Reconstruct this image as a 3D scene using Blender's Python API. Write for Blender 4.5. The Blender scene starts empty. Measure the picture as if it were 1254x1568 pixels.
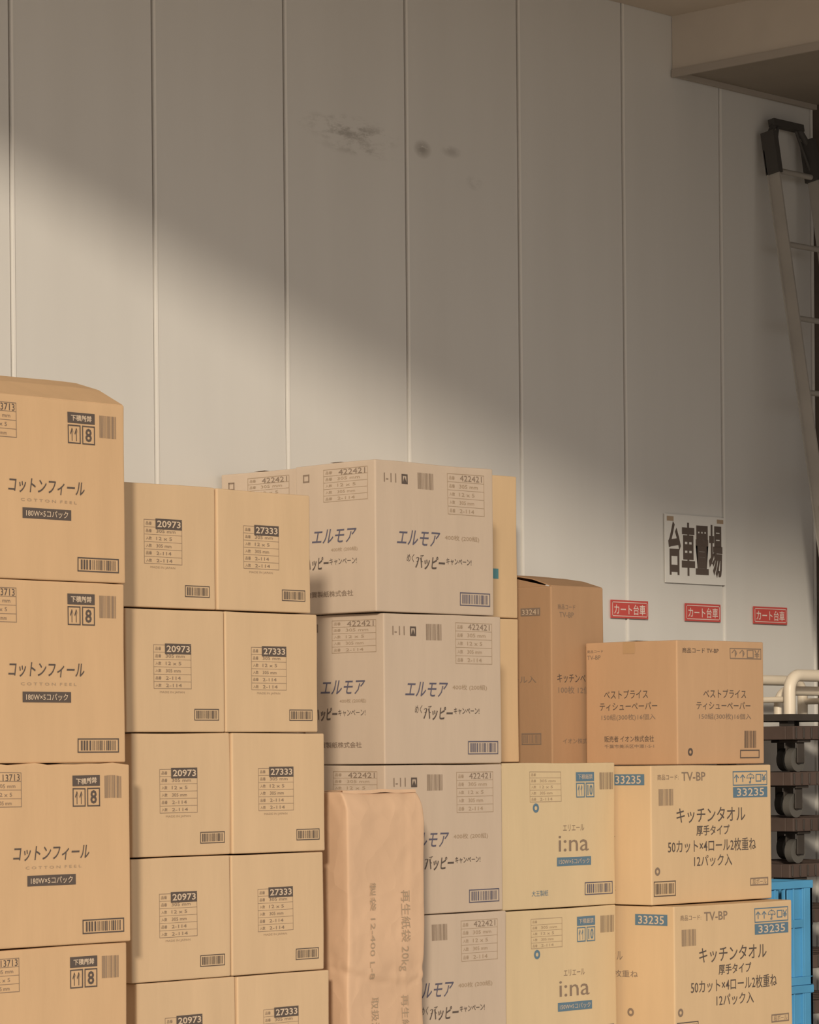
import bpy, bmesh, math, random
from mathutils import Vector, Matrix, noise
random.seed(7)
S = bpy.context.scene
S.view_settings.view_transform = 'Standard'
S.view_settings.look = 'None'
COL = S.collection

# ------------------------------------------------------------------ materials
def new_mat(name):
    m = bpy.data.materials.new(name); m.use_nodes = True
    nt = m.node_tree; b = nt.nodes['Principled BSDF']
    return m, nt, b

def simple(name, col, rough=.7, metal=0., var=.0, scale=6., bump=0., bscale=60., stretch=(1,1,1), spec=.3, crease=0.):
    m, nt, b = new_mat(name)
    b.inputs['Roughness'].default_value = rough
    b.inputs['Metallic'].default_value = metal
    b.inputs['Specular IOR Level'].default_value = spec
    b.inputs['Base Color'].default_value = (*col, 1)
    tc = nt.nodes.new('ShaderNodeTexCoord'); mp = nt.nodes.new('ShaderNodeMapping')
    oi = nt.nodes.new('ShaderNodeObjectInfo')
    mp.inputs['Scale'].default_value = stretch
    nt.links.new(tc.outputs['Object'], mp.inputs['Vector'])
    if var > 0:
        n = nt.nodes.new('ShaderNodeTexNoise'); n.noise_dimensions = '4D'
        n.inputs['Scale'].default_value = scale; n.inputs['Detail'].default_value = 5
        nt.links.new(mp.outputs[0], n.inputs['Vector'])
        mul = nt.nodes.new('ShaderNodeMath'); mul.operation = 'MULTIPLY'; mul.inputs[1].default_value = 37
        nt.links.new(oi.outputs['Random'], mul.inputs[0]); nt.links.new(mul.outputs[0], n.inputs['W'])
        r = nt.nodes.new('ShaderNodeValToRGB')
        r.color_ramp.elements[0].position = .3; r.color_ramp.elements[1].position = .7
        r.color_ramp.elements[0].color = (*[c*(1-var) for c in col], 1)
        r.color_ramp.elements[1].color = (*[min(1, c*(1+var)) for c in col], 1)
        nt.links.new(n.outputs['Fac'], r.inputs['Fac'])
        nt.links.new(r.outputs[0], b.inputs['Base Color'])
    if bump > 0:
        n2 = nt.nodes.new('ShaderNodeTexNoise'); n2.inputs['Scale'].default_value = bscale
        n2.inputs['Detail'].default_value = 4
        nt.links.new(mp.outputs[0], n2.inputs['Vector'])
        bp = nt.nodes.new('ShaderNodeBump'); bp.inputs['Strength'].default_value = bump
        bp.inputs['Distance'].default_value = .003
        nt.links.new(n2.outputs['Fac'], bp.inputs['Height']); nt.links.new(bp.outputs[0], b.inputs['Normal'])
        if crease > 0:
            dn = nt.nodes.new('ShaderNodeTexNoise'); dn.inputs['Scale'].default_value = 7
            nt.links.new(tc.outputs['Object'], dn.inputs['Vector'])
            ad = nt.nodes.new('ShaderNodeVectorMath'); ad.operation = 'MULTIPLY_ADD'; ad.inputs[1].default_value = (.12, .12, .12)
            nt.links.new(dn.outputs['Color'], ad.inputs[0]); nt.links.new(tc.outputs['Object'], ad.inputs[2])
            vo = nt.nodes.new('ShaderNodeTexVoronoi'); vo.feature = 'F1'; vo.inputs['Scale'].default_value = 11
            nt.links.new(ad.outputs[0], vo.inputs['Vector'])
            b2 = nt.nodes.new('ShaderNodeBump'); b2.inputs['Strength'].default_value = crease; b2.inputs['Distance'].default_value = .012
            nt.links.new(vo.outputs['Distance'], b2.inputs['Height']); nt.links.new(bp.outputs[0], b2.inputs['Normal'])
            nt.links.new(b2.outputs[0], b.inputs['Normal'])
    return m

def board(name, col):
    return simple(name, col, rough=.85, var=.035, scale=5, bump=.2, bscale=14, stretch=(3, 3, .5), spec=.15)

M = {}
M['kraft'] = board('cardboard_kraft', (.655, .435, .25))
M['tan'] = board('cardboard_tan', (.665, .475, .295))
M['beige'] = board('cardboard_beige', (.585, .465, .36))
M['yellow'] = board('cardboard_yellow', (.665, .515, .32))
M['light'] = board('cardboard_light', (.68, .485, .29))
M['brown'] = board('cardboard_brown', (.57, .36, .21))
M['dkbrown'] = board('cardboard_dark', (.46, .285, .165))
M['ink'] = simple('ink_black', (.115, .088, .074), .8)
M['inkm'] = simple('ink_faded', (.26, .19, .14), .8)
M['inkl'] = simple('ink_light', (.40, .295, .20), .8)
M['navy'] = simple('ink_navy', (.12, .11, .15), .8)
M['blue'] = simple('ink_blue', (.12, .20, .27), .8)
M['teal'] = simple('ink_teal', (.10, .26, .29), .8)
M['pale'] = simple('ink_pale', (.66, .51, .37), .8)
M['tape'] = simple('packing_tape', (.53, .335, .18), .35, spec=.5)
M['bagp'] = simple('kraft_bag_paper', (.67, .45, .295), .75, var=.06, scale=4, bump=.5, bscale=9, spec=.2, crease=.3)
M['alu'] = simple('ladder_aluminium', (.42, .39, .35), .5, .1, var=.08)
M['blk'] = simple('black_rubber', (.075, .068, .062), .7)
M['dk'] = simple('dark_painted_steel', (.075, .064, .056), .55, .3, var=.3)
M['rust'] = simple('dark_plastic_deck', (.10, .07, .058), .6, var=.2)
M['wheel'] = simple('grey_wheel', (.12, .112, .10), .6, var=.1)
M['cream'] = simple('cream_tube', (.80, .70, .56), .4, var=.05, spec=.5)
M['bluep'] = simple('blue_crate_plastic', (.09, .34, .60), .45, var=.08, spec=.5)
M['signw'] = simple('sign_white', (.76, .74, .70), .5, var=.03)
M['signr'] = simple('sign_red', (.58, .09, .08), .5, var=.06)
M['signt'] = simple('sign_text_white', (.78, .66, .60), .6)
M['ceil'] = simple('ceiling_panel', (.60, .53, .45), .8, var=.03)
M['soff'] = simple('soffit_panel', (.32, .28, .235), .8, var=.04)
M['trim'] = simple('ceiling_trim', (.42, .37, .32), .6)
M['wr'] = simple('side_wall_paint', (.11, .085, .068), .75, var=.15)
M['ground'] = simple('concrete', (.40, .36, .31), .9, var=.15, scale=1.5, bump=.3, bscale=30)

# wall paint: off-white metal panels, faint vertical streaks, a few scuffs
def wall_mat():
    m, nt, b = new_mat('wall_panel_paint')
    N = nt.nodes.new; L = nt.links.new
    b.inputs['Roughness'].default_value = .55
    b.inputs['Specular IOR Level'].default_value = .3
    tc = N('ShaderNodeTexCoord')
    mp = N('ShaderNodeMapping'); mp.inputs['Scale'].default_value = (3, 1, .35)
    L(tc.outputs['Object'], mp.inputs['Vector'])
    n = N('ShaderNodeTexNoise'); n.inputs['Scale'].default_value = 1.5; n.inputs['Detail'].default_value = 4
    L(mp.outputs[0], n.inputs['Vector'])
    r = N('ShaderNodeValToRGB')
    r.color_ramp.elements[0].position = .3; r.color_ramp.elements[1].position = .7
    r.color_ramp.elements[0].color = (.665, .645, .61, 1); r.color_ramp.elements[1].color = (.705, .685, .65, 1)
    L(n.outputs['Fac'], r.inputs['Fac'])
    cur = r.outputs[0]
    n2 = N('ShaderNodeTexNoise'); n2.inputs['Scale'].default_value = 9; n2.inputs['Detail'].default_value = 6
    n2.inputs['Roughness'].default_value = .7
    mp2 = N('ShaderNodeMapping'); mp2.inputs['Scale'].default_value = (1, 1, 2.6)
    L(tc.outputs['Object'], mp2.inputs['Vector']); L(mp2.outputs[0], n2.inputs['Vector'])
    # scuffs: centre, half size, strength, noise threshold
    for (cx, cz, rx, rz, st, th) in [(8.10, 3.76, .28, .06, .52, .48), (8.16, 3.70, .24, .03, .30, .47), (8.468, 3.745, .05, .036, .62, .36),
                                     (8.62, 3.755, .06, .025, .35, .42), (8.74, 3.66, .05, .03, .25, .42)]:
        mm = N('ShaderNodeMapping'); mm.inputs['Location'].default_value = (-cx/rx, 0, -cz/rz)
        mm.inputs['Scale'].default_value = (1/rx, 0, 1/rz)
        L(tc.outputs['Object'], mm.inputs['Vector'])
        ln = N('ShaderNodeVectorMath'); ln.operation = 'LENGTH'; L(mm.outputs[0], ln.inputs[0])
        f = N('ShaderNodeMapRange'); f.inputs[1].default_value = 1.0; f.inputs[2].default_value = .2
        f.inputs[3].default_value = 0; f.inputs[4].default_value = 1; L(ln.outputs['Value'], f.inputs[0])
        g = N('ShaderNodeMapRange'); g.inputs[1].default_value = th; g.inputs[2].default_value = th+.12
        g.inputs[3].default_value = 0; g.inputs[4].default_value = st; L(n2.outputs['Fac'], g.inputs[0])
        mu = N('ShaderNodeMath'); mu.operation = 'MULTIPLY'; L(f.outputs[0], mu.inputs[0]); L(g.outputs[0], mu.inputs[1])
        mx = N('ShaderNodeMix'); mx.data_type = 'RGBA'
        L(mu.outputs[0], mx.inputs[0]); L(cur, mx.inputs[6]); mx.inputs[7].default_value = (.18, .15, .12, 1)
        cur = mx.outputs[2]
    L(cur, b.inputs['Base Color'])
    return m
M['wall'] = wall_mat()
M['joint'] = simple('wall_joint_sealant', (.82, .79, .74), .5, spec=.4)
M['groove'] = simple('wall_joint_gap', (.24, .21, .18), .8)

# ------------------------------------------------------------------ mesh builder
class MB:
    def __init__(s): s.v = []; s.f = []; s.m = []; s.mats = []; s.sm = []
    def mi(s, k):
        if k not in s.mats: s.mats.append(k)
        return s.mats.index(k)
    def add(s, vs, fs, mat, smooth=False):
        o = len(s.v); s.v += [Vector(a) for a in vs]; k = s.mi(mat)
        for f in fs:
            s.f.append([o+i for i in f]); s.m.append(k); s.sm.append(smooth)
    def box(s, x0, x1, y0, y1, z0, z1, mat):
        v = [(x0,y0,z0),(x1,y0,z0),(x1,y1,z0),(x0,y1,z0),(x0,y0,z1),(x1,y0,z1),(x1,y1,z1),(x0,y1,z1)]
        f = [(0,3,2,1),(4,5,6,7),(0,1,5,4),(1,2,6,5),(2,3,7,6),(3,0,4,7)]
        s.add(v, f, mat)
    def tube(s, pts, r, mat, seg=12):
        pts = [Vector(p) for p in pts]; n = len(pts); rings = []
        t = (pts[1]-pts[0]).normalized(); a = t.orthogonal().normalized()
        for i in range(n):
            t = (pts[min(i+1, n-1)]-pts[max(i-1, 0)]).normalized()
            a = (a - t*a.dot(t)).normalized(); b = t.cross(a)
            rings.append([pts[i]+r*(math.cos(2*math.pi*k/seg)*a+math.sin(2*math.pi*k/seg)*b) for k in range(seg)])
        vs = [p for rg in rings for p in rg]; fs = []
        for i in range(n-1):
            for k in range(seg):
                k2 = (k+1) % seg
                fs.append((i*seg+k, i*seg+k2, (i+1)*seg+k2, (i+1)*seg+k))
        s.add(vs, fs, mat, True)
        s.add(rings[0], [tuple(reversed(range(seg)))], mat); s.add(rings[-1], [tuple(range(seg))], mat)
    def obj(s, name, loc=(0,0,0), rotz=0., bevel=0.):
        me = bpy.data.meshes.new(name); me.from_pydata([tuple(v) for v in s.v], [], s.f)
        for k in s.mats: me.materials.append(M[k])
        me.polygons.foreach_set('material_index', s.m)
        me.polygons.foreach_set('use_smooth', s.sm)
        me.update()
        o = bpy.data.objects.new(name, me); COL.objects.link(o)
        o.location = loc; o.rotation_euler = (0, 0, rotz)
        if bevel > 0:
            b = o.modifiers.new('bevel', 'BEVEL'); b.width = bevel; b.segments = 2; b.limit_method = 'ANGLE'
        return o

# ------------------------------------------------------------------ glyph meshes
TC = {}
def glyphs(txt, shear=0., bold=0.):
    key = (txt, shear, bold)
    if key in TC: return TC[key]
    cu = bpy.data.curves.new('t', 'FONT'); cu.body = txt; cu.resolution_u = 2
    cu.shear = shear; cu.offset = bold
    o = bpy.data.objects.new('t', cu); COL.objects.link(o)
    dg = bpy.context.evaluated_depsgraph_get(); dg.update()
    ev = o.evaluated_get(dg); me = ev.to_mesh()
    vs = [(v.co.x, v.co.y) for v in me.vertices]; fs = [tuple(p.vertices) for p in me.polygons]
    ev.to_mesh_clear(); bpy.data.objects.remove(o); bpy.data.curves.remove(cu)
    if not vs: TC[key] = ([], []); return TC[key]
    x0 = min(v[0] for v in vs); x1 = max(v[0] for v in vs); y0 = min(v[1] for v in vs); y1 = max(v[1] for v in vs)
    vs = [((v[0]-x0)/max(x1-x0, 1e-6), (v[1]-y0)/max(y1-y0, 1e-6)) for v in vs]
    TC[key] = (vs, fs); return TC[key]

def do_print(mb, F, items, asp):
    """F(u,v,layer)->point ; asp = face width/height"""
    def rect(u0, v0, u1, v1, mat, ly=0):
        mb.add([F(u0, v1, ly), F(u1, v1, ly), F(u1, v0, ly), F(u0, v0, ly)], [(0, 1, 2, 3)], mat)
    def frame(u0, v0, u1, v1, mat, t):
        tu = t/asp
        rect(u0, v0, u1, v0+t, mat); rect(u0, v1-t, u1, v1, mat)
        rect(u0, v0, u0+tu, v1, mat); rect(u1-tu, v0, u1, v1, mat)
    def text(s_, u0, v0, u1, v1, mat, ly=0, shear=0, bold=0, rot=False):
        vs, fs = glyphs(s_, shear, bold)
        if rot: pts = [F(u0+(u1-u0)*a[1], v0+(v1-v0)*a[0], ly) for a in vs]
        else: pts = [F(u0+(u1-u0)*a[0], v1+(v0-v1)*a[1], ly) for a in vs]
        if pts: mb.add(pts, fs, mat)
    for it in items:
        k = it[0]
        if k == 'r': rect(*it[1:])
        elif k == 'f': frame(it[1], it[2], it[3], it[4], it[5], it[6] if len(it) > 6 else .006)
        elif k == 't':
            kw = it[7] if len(it) > 7 else {}
            text(it[1], it[2], it[3], it[4], it[5], it[6], **kw)
        elif k == 'b':   # barcode
            u0, v0, u1, v1, mat = it[1:6]; fr = it[6] if len(it) > 6 else False
            if fr:
                frame(u0, v0, u1, v1, mat, .007)
                du = (u1-u0)*.08; dv = (v1-v0)*.16; u0 += du; u1 -= du; v0 += dv; v1 -= dv
            rr = random.Random(5); u = u0; W = u1-u0
            while u < u1:
                w = W*rr.choice([.018, .03, .045]); rect(u, v0, min(u+w, u1), v1, mat); u += w+W*rr.choice([.02, .032, .045])
        elif k == 'tab':  # ruled label table
            u0, v0, u1, v1, mat, rows = it[1:7]
            frame(u0, v0, u1, v1, mat, .0035)
            for i in range(1, rows):
                vv = v0+(v1-v0)*i/rows; rect(u0, vv, u1, vv+.0025, mat)
            rr = random.Random(3)
            for i in range(rows):
                a = v0+(v1-v0)*(i+.3)/rows; b_ = v0+(v1-v0)*(i+.75)/rows; W = u1-u0
                text(rr.choice(['数量', '品番', '寸法', '入数']), u0+W*.05, a, u0+W*.2, b_, mat)
                if i: text(rr.choice(['12 x 5', '60 個', '305 mm', '2-114']), u0+W*.32, a, u0+W*rr.uniform(.55, .85), b_, mat)
        elif k == 'c':   # ring
            cu_, cv, r, mat = it[1:5]; n = 16; vs = []; fs = []
            for i in range(n):
                a = 2*math.pi*i/n
                for q in (r, r*.45): vs.append(F(cu_+q*math.cos(a)/asp, cv-q*math.sin(a), 0))
            for i in range(n):
                j = (i+1) % n; fs.append((2*i, 2*j, 2*j+1, 2*i+1))
            mb.add(vs, fs, mat)

# ------------------------------------------------------------------ carton
SEED = [0]
def carton(x0, x1, yf, d, z0, z1, mat, front=(), left=(), tent=0., rot=0., bulge=.0022, flapskew=0., name='cardboard_box', r=.0045, rag=0.):
    w = x1-x0; h = z1-z0; SEED[0] += 1; sd = Vector((SEED[0]*3.1, SEED[0]*1.7, SEED[0]*.9))
    hw, hd = w/2, d/2
    def deform(p):
        x, y, z = p
        a = max(0, 1-(x/hw)**2) if hw else 0; b = max(0, 1-(y/hd)**2); c = max(0, 1-((z-h/2)/(h/2))**2)
        n = noise.noise(Vector((x, y, z))*2.6+sd)*.0022
        yy = y + (y/hd)*bulge*a*c + (y/hd)*n*c
        xx = x + (x/hw)*bulge*b*c + (x/hw)*n*c
        zz = z
        # slightly sagging / crushed top edge
        k = max(0, min(1, (z/h-.75)/.25))
        zz -= k*(.002+.0035*noise.noise(Vector((x*3, y*3, 5))+sd)) * (1 if z > h*.75 else 0)
        if rag: zz += k*rag*noise.noise(Vector((x*16, y*6, 1))+sd)
        return Vector((xx, yy, zz))
    def ax(L):
        g = [0, r*.3, r*.65, r, r*2.2]; n = 12
        g += [r*2.2+(L-4.4*r)*i/n for i in range(1, n)]
        g += [L-r*2.2, L-r, L-r*.65, L-r*.3, L]; return g
    gx = [q-hw for q in ax(w)]; gy = [q-hd for q in ax(d)]; gz = ax(h)
    bm = bmesh.new()
    def face(A, B, fn):
        vv = [[bm.verts.new(fn(a, b)) for b in B] for a in A]
        for i in range(len(A)-1):
            for j in range(len(B)-1):
                bm.faces.new((vv[i][j], vv[i+1][j], vv[i+1][j+1], vv[i][j+1]))
    face(gx, gz, lambda a, b: (a, -hd, b)); face(gz, gx, lambda a, b: (b, hd, a))
    face(gz, gy, lambda a, b: (-hw, b, a)); face(gy, gz, lambda a, b: (hw, a, b))
    face(gx, gy, lambda a, b: (a, b, h)); face(gy, gx, lambda a, b: (b, a, 0))
    bmesh.ops.remove_doubles(bm, verts=bm.verts, dist=1e-6)
    for v in bm.verts:
        c = Vector((max(-hw+r, min(hw-r, v.co.x)), max(-hd+r, min(hd-r, v.co.y)), max(r, min(h-r, v.co.z))))
        q = v.co-c
        if q.length > r: v.co = c+q.normalized()*r
        v.co = deform(v.co)
    bmesh.ops.recalc_face_normals(bm, faces=bm.faces)
    bm.verts.index_update()
    mb = MB(); mb.add([v.co.copy() for v in bm.verts], [[v.index for v in f.verts] for f in bm.faces], mat, True); bm.free()
    E = (.0012, .0019)
    def FF(u, v, ly=0): return deform(Vector((-hw+u*w, -hd-0, h-v*h)))+Vector((0, -E[ly], 0))
    def FL(u, v, ly=0): return deform(Vector((-hw, hd-u*d, h-v*h)))+Vector((-E[ly], 0, 0))
    do_print(mb, FF, front, w/h); do_print(mb, FL, left, d/h)
    # closing tape along the middle seam
    if tent == 0:
        mb.add([(-hw+.004, -.025, h+.0005), (hw-.004, -.025, h+.0005), (hw-.004, .025, h+.0005), (-hw+.004, .025, h+.0005)], [(0,1,2,3)], 'tape')
    else:
        t = .004; n = 10
        for sgn in (-1, 1):
            vs = []
            for i in range(n+1):
                x = -hw+.004+(w-.008)*i/n
                rg = tent*(1+flapskew*(x/hw)) + .006*noise.noise(Vector((x*5, sgn, 0))+sd)
                for (yy, zz) in ((sgn*hd*.99, h-.004), (sgn*hd*.5, h+rg*.62), (sgn*.004, h+rg)):
                    vs.append((x, yy, zz)); vs.append((x, yy, zz+t))
            fs = []
            for i in range(n):
                a = i*6; b = a+6
                for q in (0, 2):
                    fs.append((a+1+q, b+1+q, b+3+q, a+3+q)); fs.append((a+q, a+2+q, b+2+q, b+q))
                fs.append((a+4, a+5, b+5, b+4)); fs.append((a, b, b+1, a+1))
            for a in (0, n*6):
                fs.append((a, a+1, a+3, a+2)); fs.append((a+2, a+3, a+5, a+4))
            mb.add(vs, fs, mat)
        # end dust flaps folded under the tent
        for sx in (-1, 1):
            x = sx*(hw-.012)
            mb.add([(x, -hd*.9, h-.003), (x, hd*.9, h-.003), (x, 0, h+tent*.86*(1+flapskew*sx))], [(0,1,2)], mat)
    return mb.obj(name, ((x0+x1)/2, yf+hd, z0), rot)

# ------------------------------------------------------------------ prints
COT = [('t','コットンフィール',.276,.45,.74,.53,'ink',{'shear':.2,'bold':.008}),
       ('t','C O T T O N  F E E L',.35,.56,.69,.575,'inkl'),
       ('r',.36,.61,.655,.668,'ink'),('t','180W×5コパック',.38,.62,.635,.658,'pale',{'ly':1,'bold':.01}),
       ('r',.64,.065,.81,.125,'ink'),('t','下積厳禁',.66,.078,.79,.113,'pale',{'ly':1,'bold':.02}),
       ('f',.64,.135,.72,.24,'ink',.007),('t','↑↑',.655,.15,.705,.225,'ink',{'bold':.02}),
       ('f',.73,.135,.81,.24,'ink',.007),('t','8',.75,.15,.79,.225,'ink',{'bold':.02}),
       ('b',.84,.07,.945,.195,'inkm'),
       ('tab',.12,.045,.33,.235,'inkm',4),('t','13713',.22,.052,.32,.09,'ink'),
       ('b',.695,.865,.955,.945,'ink',True)]
def P209(code):
    return [('tab',.27,.295,.65,.65,'inkm',6),('r',.385,.285,.65,.37,'ink'),
       ('t',code,.40,.30,.635,.355,'pale',{'ly':1,'bold':.02}),
       ('t','MADE IN JAPAN',.33,.668,.58,.69,'inkl'),
       ('b',.68,.81,.935,.905,'ink',True)]
ELF = [('t','I-11',.07,.085,.17,.145,'inkm'),('f',.215,.085,.265,.15,'ink',.012),('t','▲',.225,.1,.255,.14,'ink'),
       ('b',.35,.065,.48,.175,'inkm'),
       ('tab',.60,.05,.92,.33,'inkl',5),('t','422421',.71,.058,.90,.098,'inkm'),
       ('t','エルモア',.17,.455,.53,.555,'navy',{'shear':.3,'bold':.006}),
       ('t','400枚 (200組)',.57,.47,.87,.51,'inkl'),
       ('t','めくって',.25,.61,.39,.665,'ink',{'shear':.2}),('t','ハッピー',.32,.62,.57,.71,'ink',{'shear':.2,'bold':.02}),
       ('t','キャンペーン!',.58,.625,.80,.67,'ink',{'bold':.01}),
       ('b',.70,.85,.965,.94,'navy',True)]
ELL = [('tab',.36,.04,.91,.26,'inkl',5),('t','422421',.55,.047,.88,.083,'inkm'),('f',.10,.06,.18,.115,'inkm',.01),
       ('t','エルモア',.21,.44,.77,.535,'navy',{'shear':.3,'bold':.006}),
       ('t','400枚 (200組)',.45,.565,.78,.595,'inkl'),
       ('t','ハッピー',.12,.62,.42,.71,'ink',{'shear':.2,'bold':.02}),('t','キャンペーン!',.43,.635,.77,.68,'ink'),
       ('t','加賀製紙株式会社',.12,.85,.72,.89,'inkm',{'bold':.01})]
INA = [('tab',.25,.06,.52,.27,'inkl',5),('r',.65,.065,.81,.13,'blue'),('t','下積厳禁',.665,.08,.795,.115,'pale',{'ly':1}),
       ('f',.65,.14,.725,.245,'blue',.008),('t','↑↑',.665,.155,.71,.23,'blue',{'bold':.02}),
       ('f',.735,.14,.81,.245,'blue',.008),('t','10',.75,.155,.795,.23,'blue',{'bold':.02}),
       ('b',.86,.07,.98,.19,'inkm'),('c',.30,.31,.032,'blue'),
       ('t','エリエール',.53,.43,.715,.475,'inkm'),
       ('t','i:na',.49,.505,.755,.615,'inkm'),
       ('r',.475,.655,.775,.715,'blue'),('t','150W×5コパック',.49,.667,.76,.703,'pale',{'ly':1}),
       ('t','大王製紙',.26,.875,.40,.915,'blue'),('b',.72,.835,.97,.925,'navy',True)]
KTF = [('t','商品コード:',.05,.065,.22,.105,'inkm'),('t','TV-BP',.245,.05,.44,.115,'inkm',{'bold':.01}),
       ('b',.06,.17,.175,.29,'inkm'),
       ('f',.67,.045,.965,.155,'blue',.008),('t','↑↑☂□¥',.68,.06,.955,.14,'blue',{'bold':.01}),
       ('r',.67,.165,.965,.245,'blue'),('t','33235',.70,.175,.935,.235,'pale',{'ly':1,'bold':.01}),
       ('t','キッチンタオル',.20,.31,.77,.42,'ink',{'bold':.004}),('t','厚手タイプ',.36,.44,.635,.515,'ink',{'bold':.01}),
       ('t','50カット×4ロール2枚重ね',.13,.54,.86,.635,'ink',{'bold':.004}),('t','12パック入',.34,.655,.655,.74,'ink',{'bold':.004}),
       ('c',.045,.76,.03,'inkm'),('b',.015,.83,.19,.94,'ink',True),('f',.81,.84,.965,.90,'inkm',.01),('t','段ボール',.83,.85,.95,.89,'inkm')]
KTL = [('r',.70,.06,.95,.14,'blue'),('t','33235',.725,.07,.925,.13,'pale',{'ly':1,'bold':.01}),
       ('t','ペーパータオル',.25,.33,.60,.40,'inkm'),('t','2枚重ね',.5,.47,.72,.52,'inkm'),
       ('c',.66,.77,.03,'inkm'),('t','イオン株式会社',.3,.86,.72,.90,'inkm')]
TVF = [('t','商品コード TV-BP',.06,.06,.47,.105,'ink'),('f',.60,.055,.97,.145,'inkm',.008),('t','↑↑□¥',.62,.065,.95,.135,'inkm'),
       ('t','ベストプライス',.29,.395,.78,.465,'ink'),('t','ティシューペーパー',.21,.495,.83,.56,'ink'),
       ('t','150組(300枚)16個入',.24,.59,.84,.645,'inkm'),('b',.76,.73,.90,.87,'ink'),('f',.71,.885,.94,.955,'ink',.01),
       ('c',.14,.90,.032,'ink')]
TVL = [('t','商品コード',.02,.06,.20,.085,'inkm'),('t','TV-BP',.02,.105,.17,.14,'inkm'),('r',.42,.005,.55,.10,'tape'),
       ('t','ベストプライス',.21,.395,.69,.465,'ink'),('t','ティシューペーパー',.16,.495,.79,.56,'ink'),
       ('t','150組(300枚)16個入',.18,.59,.77,.645,'inkm'),
       ('t','販売者 イオン株式会社',.21,.765,.75,.815,'ink'),('t','千葉市美浜区中瀬1-5-1',.21,.835,.75,.865,'inkm')]
BRF = [('t','商品コード',.12,.10,.45,.13,'inkm'),('t','TV-BP',.15,.145,.42,.175,'inkm'),
       ('t','キッチンペーパー',.10,.49,.96,.54,'ink'),('t','100枚 12個入',.12,.56,.85,.60,'inkm'),('t','イオン株式会社',.2,.85,.85,.88,'inkm')]
BRL = [('r',.60,.12,.86,.165,'inkm'),('t','33241',.62,.128,.84,.158,'pale',{'ly':1}),('t','4ロール入',.3,.50,.8,.54,'inkm'),
       ('b',.60,.82,.86,.885,'inkm',True)]

# ------------------------------------------------------------------ stacks
# left stack
h = .489
for i in range(5):
    z = .127+h*i
    dx = [0, .0, .008, .0, .004][i]
    carton(5.428+dx, 6.004+dx, -1.15+[0,.004,-.004,.002,0][i], .40, z if i else 0, z+h-.001, 'kraft', COT if i else (), tent=.072 if i == 4 else 0, rot=[0,.004,-.003,.002,0][i], rag=.008 if i == 2 else 0)
# two columns of small cartons
h = .352; lf = [6.566, 6.563, 6.542, 6.551, 6.525, 6.499]
for i in range(6):
    z = .27+h*i; L = lf[i]
    carton(L, L+.379, -1.0, .37, z if i else 0, z+h-.001, 'tan', P209('27333') if i else (), rot=[0,0,.003,-.004,.003,-.003][i], bulge=.002)
    R = L-.005
    carton(R-.382, R, -1.0+[0,.005,0,.006,-.002,.004][i], .37, z if i else 0, z+h-.001+(.001 if i == 5 else 0), 'tan', P209('20973') if i else (), rot=[0,.003,-.003,.003,.002,0][i], bulge=.002)
# tissue carton columns, two deep
h = .481; lf = [7.489, 7.489, 7.473, 7.474, 7.441]
for i in range(5):
    z = .137+h*i; L = lf[i]
    carton(L, L+.558, -.732, .354, z if i else 0, z+h-.001, 'beige', ELF if i else (), ELL if i else (), bulge=.002)
    carton(7.447+.002*i, 8.00, -.368, .350, z if i else 0, z+h-.004, 'beige', ELF if i else (), ELL if i else (), bulge=.001)
h = .4875
for i in range(3):
    z = .118+h*i; carton(8.056, 8.652, -.70, .63, z if i else 0, z+h-.001, 'yellow', INA if i else (), bulge=.002)
YB = [('f',.05,.05,.3,.2,'inkl'),('r',.68,.66,.79,.73,'teal')]
carton(8.05, 8.545, -.361, .34, 1.581, 2.079, 'light', YB)
carton(8.05, 8.543, -.361, .34, 2.080, 2.574, 'light', YB)
h = .477
for i, (a, b, yf) in enumerate([(8.682, 9.349, -.93), (8.680, 9.347, -.93), (8.664, 9.342, -.848)]):
    z = .137+h*i; carton(a, b, yf, .56, z if i else 0, z+h-.001, 'light', KTF if i else (), KTL if i else (), bulge=.002)
carton(8.664, 9.342, -.270, .25, .0, 1.5675, 'kraft')     # tall carton standing at the wall behind them
carton(8.872, 9.368, -.80, .41, 1.568, 2.001, 'brown', TVF, TVL, bulge=.002)
carton(8.708, 8.994, -.372, .35, 1.5685, 2.20, 'dkbrown', BRF, BRL, tent=.035, bulge=.002)

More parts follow.
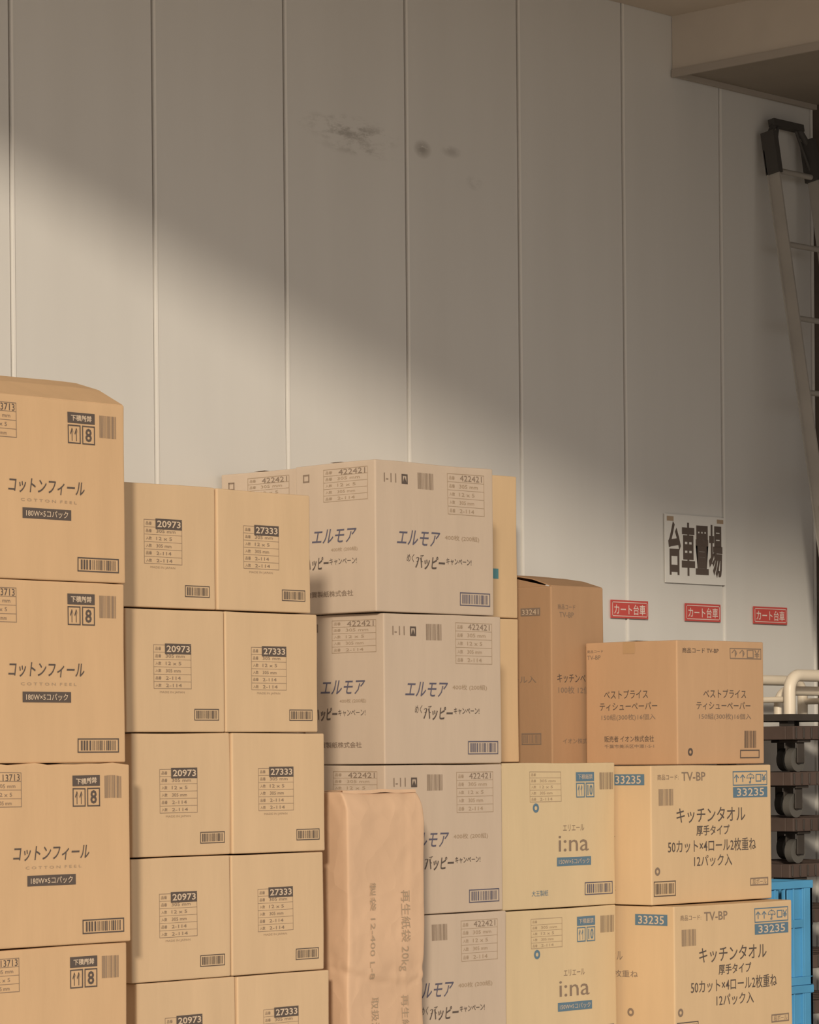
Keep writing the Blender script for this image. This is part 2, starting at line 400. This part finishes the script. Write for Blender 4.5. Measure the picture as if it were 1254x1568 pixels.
# kraft paper bags
def bag(x0, x1, yf, d, z0, z1, seed, top=True, fold=None):
    w = x1-x0; h = z1-z0; hw, hd = w/2, d/2; n = 44; nz = 110; mb = MB(); r = .007
    bm = bmesh.new()
    def lin(a, b, k): return [a+(b-a)*i/k for i in range(k+1)]
    def ed(a, b, k):
        L = lin(a+r, b-r, k); return [a, a+r*.4]+L+[b-r*.4, b]
    X = ed(-hw, hw, n); Y = ed(-hd, hd, 20); Z = ed(0, h, nz)
    def face(A, B, fn):
        vv = [[bm.verts.new(fn(a, b)) for b in B] for a in A]
        for i in range(len(A)-1):
            for j in range(len(B)-1): bm.faces.new((vv[i][j], vv[i+1][j], vv[i+1][j+1], vv[i][j+1]))
    face(X, Z, lambda a, b: (a, -hd, b)); face(X, Z, lambda a, b: (a, hd, b))
    face(Y, Z, lambda a, b: (-hw, a, b)); face(Y, Z, lambda a, b: (hw, a, b))
    face(X, Y, lambda a, b: (a, b, h)); face(X, Y, lambda a, b: (a, b, 0))
    bmesh.ops.remove_doubles(bm, verts=bm.verts, dist=1e-6)
    s = Vector((seed*5.3, seed*2.1, 0))
    def crumple(p):
        q = Vector((p.x*6, p.y*6, p.z*2.6)); q += Vector((noise.noise(q*.8+s), noise.noise(q*.8+s*2), noise.noise(q*.8-s)))*.6
        ds, _ = noise.voronoi(q+s)
        a = min(1, (ds[1]-ds[0])*1.6)          # 0 at cell edges -> sharp folds
        ds2, _ = noise.voronoi(Vector((q.x*2.2, q.y*2.2, p.z*8))+s)
        e = max(0, min(1, (h-p.z)/.10)); amp = .45+1.1*(1-e)
        k = 0
        if fold is not None:                    # slumped fold where the contents have settled
            zf = fold+.03*noise.noise(Vector((p.x*5, p.y*5, 2))+s)-.12*p.x
            dz = (p.z-zf)/.05
            amp += 1.2*math.exp(-dz*dz)
            k = .006/(1+math.exp(max(-30, min(30, dz*4)))) - .005*math.exp(-(dz*3)**2)
        return (a*.0045+min(1, (ds2[1]-ds2[0])*1.5)*.0022)*amp + k
    def de(p):
        c = Vector((max(-hw+r, min(hw-r, p.x)), max(-hd+r, min(hd-r, p.y)), max(r, min(h-r, p.z)))); q = p-c
        if q.length > r: p = c+q.normalized()*r
        p0 = p.copy(); k = crumple(p0)
        if abs(p0.y) > hd-r-1e-5: p.y += math.copysign(k-.006, p0.y)
        if abs(p0.x) > hw-r-1e-5: p.x += math.copysign(k-.006, p0.x)
        if top and p0.z > h*.5:
            t = max(0, (p0.z/h-.93)/.07)
            p.y -= -(t*t)*.025*(1 if p0.y < 0 else -1)
            p.z += t*(.010*noise.noise(Vector((p0.x*8, p0.y*8, 0))+s))
        p.x += .006*noise.noise(Vector((0, 0, p0.z*5))+s)
        return p
    for v in bm.verts: v.co = de(v.co)
    bmesh.ops.recalc_face_normals(bm, faces=bm.faces); bm.verts.index_update()
    mb.add([v.co.copy() for v in bm.verts], [[v.index for v in f.verts] for f in bm.faces], 'bagp', True); bm.free()
    F = lambda u, v, ly=0: de(Vector((-hw+u*w, -hd, h-v*h)))+Vector((0, -.0022, 0))
    do_print(mb, F, [('t','再生紙袋 20kg',.66,.33,.80,.60,'inkl',{'rot':True}),('t','製袋 12-400 L-8',.26,.30,.34,.62,'inkl',{'rot':True}),
                     ('t','取扱注意',.30,.68,.40,.84,'inkl',{'rot':True}),('t','再生紙',.70,.68,.80,.80,'inkl',{'rot':True})], w/h)
    if top:   # glued, folded-over mouth of the bag
        vs = []; k = 14
        for i in range(k+1):
            x = -hw+.004+(w-.008)*i/k; wv = .004*noise.noise(Vector((x*14, 7, 0))+s)
            for (yy, zz) in ((-hd+.034, h+.001), (-hd+.024, h+.006+wv), (-hd+.02, h-.004+wv), (-hd+.075, h+.003)): vs.append((x, yy, zz))
        fs = []
        for i in range(k):
            for j in range(3): fs.append((i*4+j, i*4+j+1, i*4+j+5, i*4+j+4))
        mb.add(vs, fs, 'bagp')
    mb.obj('kraft_paper_bag', ((x0+x1)/2, yf+hd, z0))
bag(7.066, 7.398, -.960, .21, .58, 1.497, 1, fold=.37)
bag(7.056, 7.400, -.965, .22, 0, .577, 3)

# ------------------------------------------------------------------ building
mb = MB()
X0, X1, ZT = .6, 11.2, 4.7
seams = [6.587+.6*k for k in range(-10, 8)]
pts = []; mats = []
def addp(x, y, m): pts.append((x, y)); mats.append(m)
addp(X0, 0, 'wall')
for sx in seams:
    if sx < X0+.05 or sx > X1-.05: continue
    addp(sx-.012, 0, 'wall'); addp(sx-.010, .010, 'groove'); addp(sx-.005, .010, 'groove'); addp(sx-.004, -.0045, 'joint')
    addp(sx+.005, -.0045, 'joint'); addp(sx+.008, 0, 'joint')
addp(X1, 0, 'wall')
for i in range(len(pts)-1):
    a, b = pts[i], pts[i+1]; mm = mats[i+1]
    mb.add([(a[0], a[1], 0), (b[0], b[1], 0), (b[0], b[1], ZT), (a[0], a[1], ZT)], [(0,1,2,3)], mm)
mb.box(X0, X1, .02, .12, 0, ZT, 'wall')
mb.obj('wall_back')
YE = -5.35
mb = MB(); mb.box(10.80, 10.92, -2.5, -.0, 0, 4.7, 'wr'); mb.obj('wall_right')
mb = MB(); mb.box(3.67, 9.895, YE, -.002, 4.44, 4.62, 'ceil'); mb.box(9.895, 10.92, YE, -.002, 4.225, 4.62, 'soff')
mb.box(9.886, 9.8945, YE, -.002, 4.21, 4.44, 'ceil')
mb.obj('ceiling')
mb = MB(); mb.box(9.876, 9.8855, YE, -.006, 4.203, 4.232, 'trim'); mb.box(9.895, 10.80, -.022, -.006, 4.205, 4.2245, 'trim')
mb.obj('trim_1')
mb = MB(); mb.box(-30, 30, -40, 12, -.1, 0, 'ground'); mb.obj('floor')

# signs
def sign(name, xa, xb, za, zb, bg, items):
    mb = MB(); w = xb-xa; h = zb-za
    mb.box(-w/2, w/2, -.0015, .0015, 0, h, bg)
    F = lambda u, v, ly=0: Vector((-w/2+u*w, -.0022-.0006*ly, h-v*h))
    do_print(mb, F, items, w/h); mb.obj(name, ((xa+xb)/2, -.0085, za))
sign('wall_sign', 9.806, 10.182, 2.262, 2.525, 'signw', [('t','台車置場',.05,.10,.95,.90,'ink',{'bold':.03}),
     ('r',.03,.03,.14,.10,'inkl'),('r',.86,.03,.97,.09,'inkl')])
for a in (9.478, 9.927, 10.362):
    sign('wall_label', a, a+.222, 2.118, 2.186, 'signr', [('f',.03,.10,.97,.90,'signt',.04),('t','カート台車',.08,.22,.92,.80,'signt',{'bold':.01})])

# ------------------------------------------------------------------ ladder leaning in the corner
mb = MB()
foot = Vector((10.555, -.72, .01)); top = Vector((10.555, -.085, 4.095)); ax = (top-foot); Ln = ax.length; ax.normalize()
nrm = Vector((1,0,0)).cross(ax).normalized()
if nrm.y > 0: nrm = -nrm
def P(x, s_, n_): return foot+Vector((x,0,0))+ax*s_+nrm*n_
def bar(xa, xb, sa, sb, na, nb, mat):
    vs = [P(x, s_, n_) for s_ in (sa, sb) for (x, n_) in ((xa, na), (xb, na), (xb, nb), (xa, nb))]
    mb.add(vs, [(0,3,2,1),(4,5,6,7),(0,1,5,4),(1,2,6,5),(2,3,7,6),(3,0,4,7)], mat)
for sg in (-1, 1):
    x = sg*.152
    bar(x-.004, x+.004, 0, 2.6, .0, .065, 'alu'); bar(min(x, x+sg*.02), max(x, x+sg*.02), 0, 2.6, -.004, .0, 'alu'); bar(min(x, x+sg*.02), max(x, x+sg*.02), 0, 2.6, .065, .069, 'alu')
    x = sg*.13
    bar(x-.004, x+.004, 1.2, Ln-.10, -.056, -.006, 'alu'); bar(min(x, x+sg*.014), max(x, x+sg*.014), 1.2, Ln-.10, -.060, -.056, 'alu')
    bar(x-.014, x+.014, Ln-.20, Ln-.03, -.064, -.0, 'blk')
    bar(sg*.152-.02, sg*.152+.02, 0, .06, -.01, .075, 'blk')
    mb.tube([P(sg*.13, Ln-.05, -.035), P(sg*.08, Ln+.012, -.035)], .013, 'blk')
    mb.tube([P(sg*.13, Ln-.18, -.035), P(sg*.06, Ln+.0, -.035)], .006, 'blk')
for s_ in [i*.3+.25 for i in range(13)]:
    if s_ < 2.6: mb.tube([P(-.152, s_, .033), P(.152, s_, .033)], .012, 'alu')
    if s_ > 1.2 and s_ < Ln-.15: mb.tube([P(-.13, s_+.1, -.032), P(.13, s_+.1, -.032)], .011, 'alu')
bar(-.10, .10, Ln-.0, Ln+.028, -.05, -.02, 'blk')
mb.obj('extension_ladder')

# ------------------------------------------------------------------ stacked dollies + trolley + crates
def wheel(mb, x, y, z, r, w):
    mb.tube([(x, y-w/2, z), (x, y+w/2, z)], r, 'wheel', 20); mb.tube([(x, y-w/2-.004, z), (x, y+w/2+.004, z)], r*.4, 'dk', 12)
    mb.box(x-.022, x+.022, y-w/2-.014, y-w/2-.008, z-.012, z+r+.025, 'dk'); mb.box(x-.022, x+.022, y+w/2+.008, y+w/2+.014, z-.012, z+r+.025, 'dk')
    mb.box(x-.04, x+.04, y-.045, y+.045, z+r+.02, z+r+.03, 'dk')
def dolly(x0, x1, y0, y1, z0, r=.045, deck=.05):
    mb = MB(); w = x1-x0; d = y1-y0; zt = 2*r+.03
    for sx in (-1, 1):
        for sy in (-1, 1): wheel(mb, sx*(w/2-.09), sy*(d/2-.06), r, r, .03)
    mb.box(-w/2, w/2, -d/2, -d/2+.035, zt, zt+deck, 'rust'); mb.box(-w/2, w/2, d/2-.035, d/2, zt, zt+deck, 'rust')
    mb.box(-w/2, -w/2+.035, -d/2+.035, d/2-.035, zt, zt+deck, 'rust'); mb.box(w/2-.035, w/2, -d/2+.035, d/2-.035, zt, zt+deck, 'rust')
    for i in range(5):
        a = -w/2+.06+(w-.16)*i/4; mb.box(a, a+.04, -d/2+.035, d/2-.035, zt+.01, zt+deck-.002, 'rust')
    n = int(w/.05)
    for i in range(n):
        a = -w/2+.01+(w-.03)*i/n; mb.box(a, a+.008, -d/2-.006, -d/2, zt+.004, zt+deck-.004, 'dk')
    mb.obj('flat_dolly', ((x0+x1)/2, (y0+y1)/2, z0), 0, .003)
    return zt+deck
z = 0
for i in range(10):
    o = [.0, .02, -.01, .015, 0, .02, -.015, .01, 0, .015][i]
    z += dolly(9.80+o, 10.36+o, -.60, -.16, z)+.0005
ztop = z
mb = MB(); w = .54; d = .40
for sx in (-1, 1):
    for sy in (-1, 1): mb.box(sx*(w/2-.05)-.02, sx*(w/2-.05)+.02, sy*(d/2-.05)-.02, sy*(d/2-.05)+.02, 0, .02, 'dk')
mb.box(-w/2, w/2, -d/2, d/2, .02, .045, 'dk')
def U(y, hgt, a, b, r=.017):
    R = .06; pts = [(a, y, .04), (a, y, hgt-R)]
    for k in range(1, 9):
        t = math.pi/2*k/8; pts.append((a+R*(1-math.cos(t)), y, hgt-R+R*math.sin(t)))
    for k in range(0, 9):
        t = math.pi/2*k/8; pts.append((b-R+R*math.sin(t), y, hgt-R+R*math.cos(t)))
    pts.append((b, y, .04)); mb.tube(pts, r, 'cream')
U(-.16, .190, -.215, .25, .023); U(-.06, .135, -.15, .21, .018); U(.12, .18, -.20, .25, .02)
mb.tube([(-.205, -.16, .10), (-.205, .12, .10)], .012, 'cream'); mb.tube([(.25, -.16, .10), (.25, .12, .10)], .012, 'cream')
mb.obj('platform_trolley', (10.09, -.38, ztop))

def crate(x0, x1, y0, y1, z0, h):
    mb = MB(); w = x1-x0; d = y1-y0; t = .008
    mb.box(-w/2+.01, w/2-.01, -d/2+.01, d/2-.01, 0, .012, 'bluep')
    def wallp(ax_, sgn):
        L = w if ax_ == 'x' else d
        def b(a0, a1, z0_, z1_, o0, o1):
            if ax_ == 'x':
                ya, yb = sorted((sgn*(d/2-o0), sgn*(d/2-o1))); mb.box(a0, a1, ya, yb, z0_, z1_, 'bluep')
            else:
                xa, xb = sorted((sgn*(w/2-o0), sgn*(w/2-o1))); mb.box(xa, xb, a0, a1, z0_, z1_, 'bluep')
        b(-L/2, L/2, h-.028, h, -.004, .018); b(-L/2, L/2, 0, .03, .0, .016)
        b(-L/2, -L/2+.05, .03, h-.028, .0, .016); b(L/2-.05, L/2, .03, h-.028, .0, .016)
        b(-L/2+.05, L/2-.05, h*.55, h*.55+.03, .0, .016); b(-L/2+.05, L/2-.05, .03, h*.55, .010, .015)
        n = 6
        for i in range(1, n):
            a = -L/2+L*i/n; b(a-.004, a+.004, .03, h-.028, .001, .014)
        b(-L/2+.05, -L/2+.14, h*.55+.03, h-.028, .010, .015); b(L/2-.14, L/2-.05, h*.55+.03, h-.028, .010, .015)
    for a in 'xy':
        for s_ in (-1, 1): wallp(a, s_)
    mb.obj('plastic_crate', ((x0+x1)/2, (y0+y1)/2, z0), 0, .002)
for i in range(3): crate(9.372, 9.705, -.76, -.30, .381*i, .380)

# ------------------------------------------------------------------ light
sd = Vector((1.0, .86, -.346)).normalized()
ld = bpy.data.lights.new('sun', 'SUN'); ld.energy = 2.35; ld.angle = math.radians(4.0); ld.color = (1, .88, .71)
lo = bpy.data.objects.new('sun', ld); COL.objects.link(lo); lo.rotation_euler = sd.to_track_quat('-Z', 'Y').to_euler(); lo.location = (-5, -8, 6)
w = bpy.data.worlds.new('World'); S.world = w; w.use_nodes = True
bg = w.node_tree.nodes['Background']; bg.inputs[0].default_value = (1.0, .96, .915, 1); bg.inputs[1].default_value = .83

# ------------------------------------------------------------------ camera
cd = bpy.data.cameras.new('camera'); co = bpy.data.objects.new('camera', cd); COL.objects.link(co)
cd.sensor_fit = 'HORIZONTAL'; cd.sensor_width = 36; cd.lens = 36*5000/1254; cd.shift_y = 376/1254
cd.clip_end = 200
co.matrix_world = Matrix.Translation((0, -7.808, 1.60)) @ Matrix.Rotation(math.radians(-47), 4, 'Z') @ Matrix.Rotation(math.radians(90), 4, 'X') @ Matrix.Rotation(math.radians(-.5), 4, 'Z')
S.camera = co
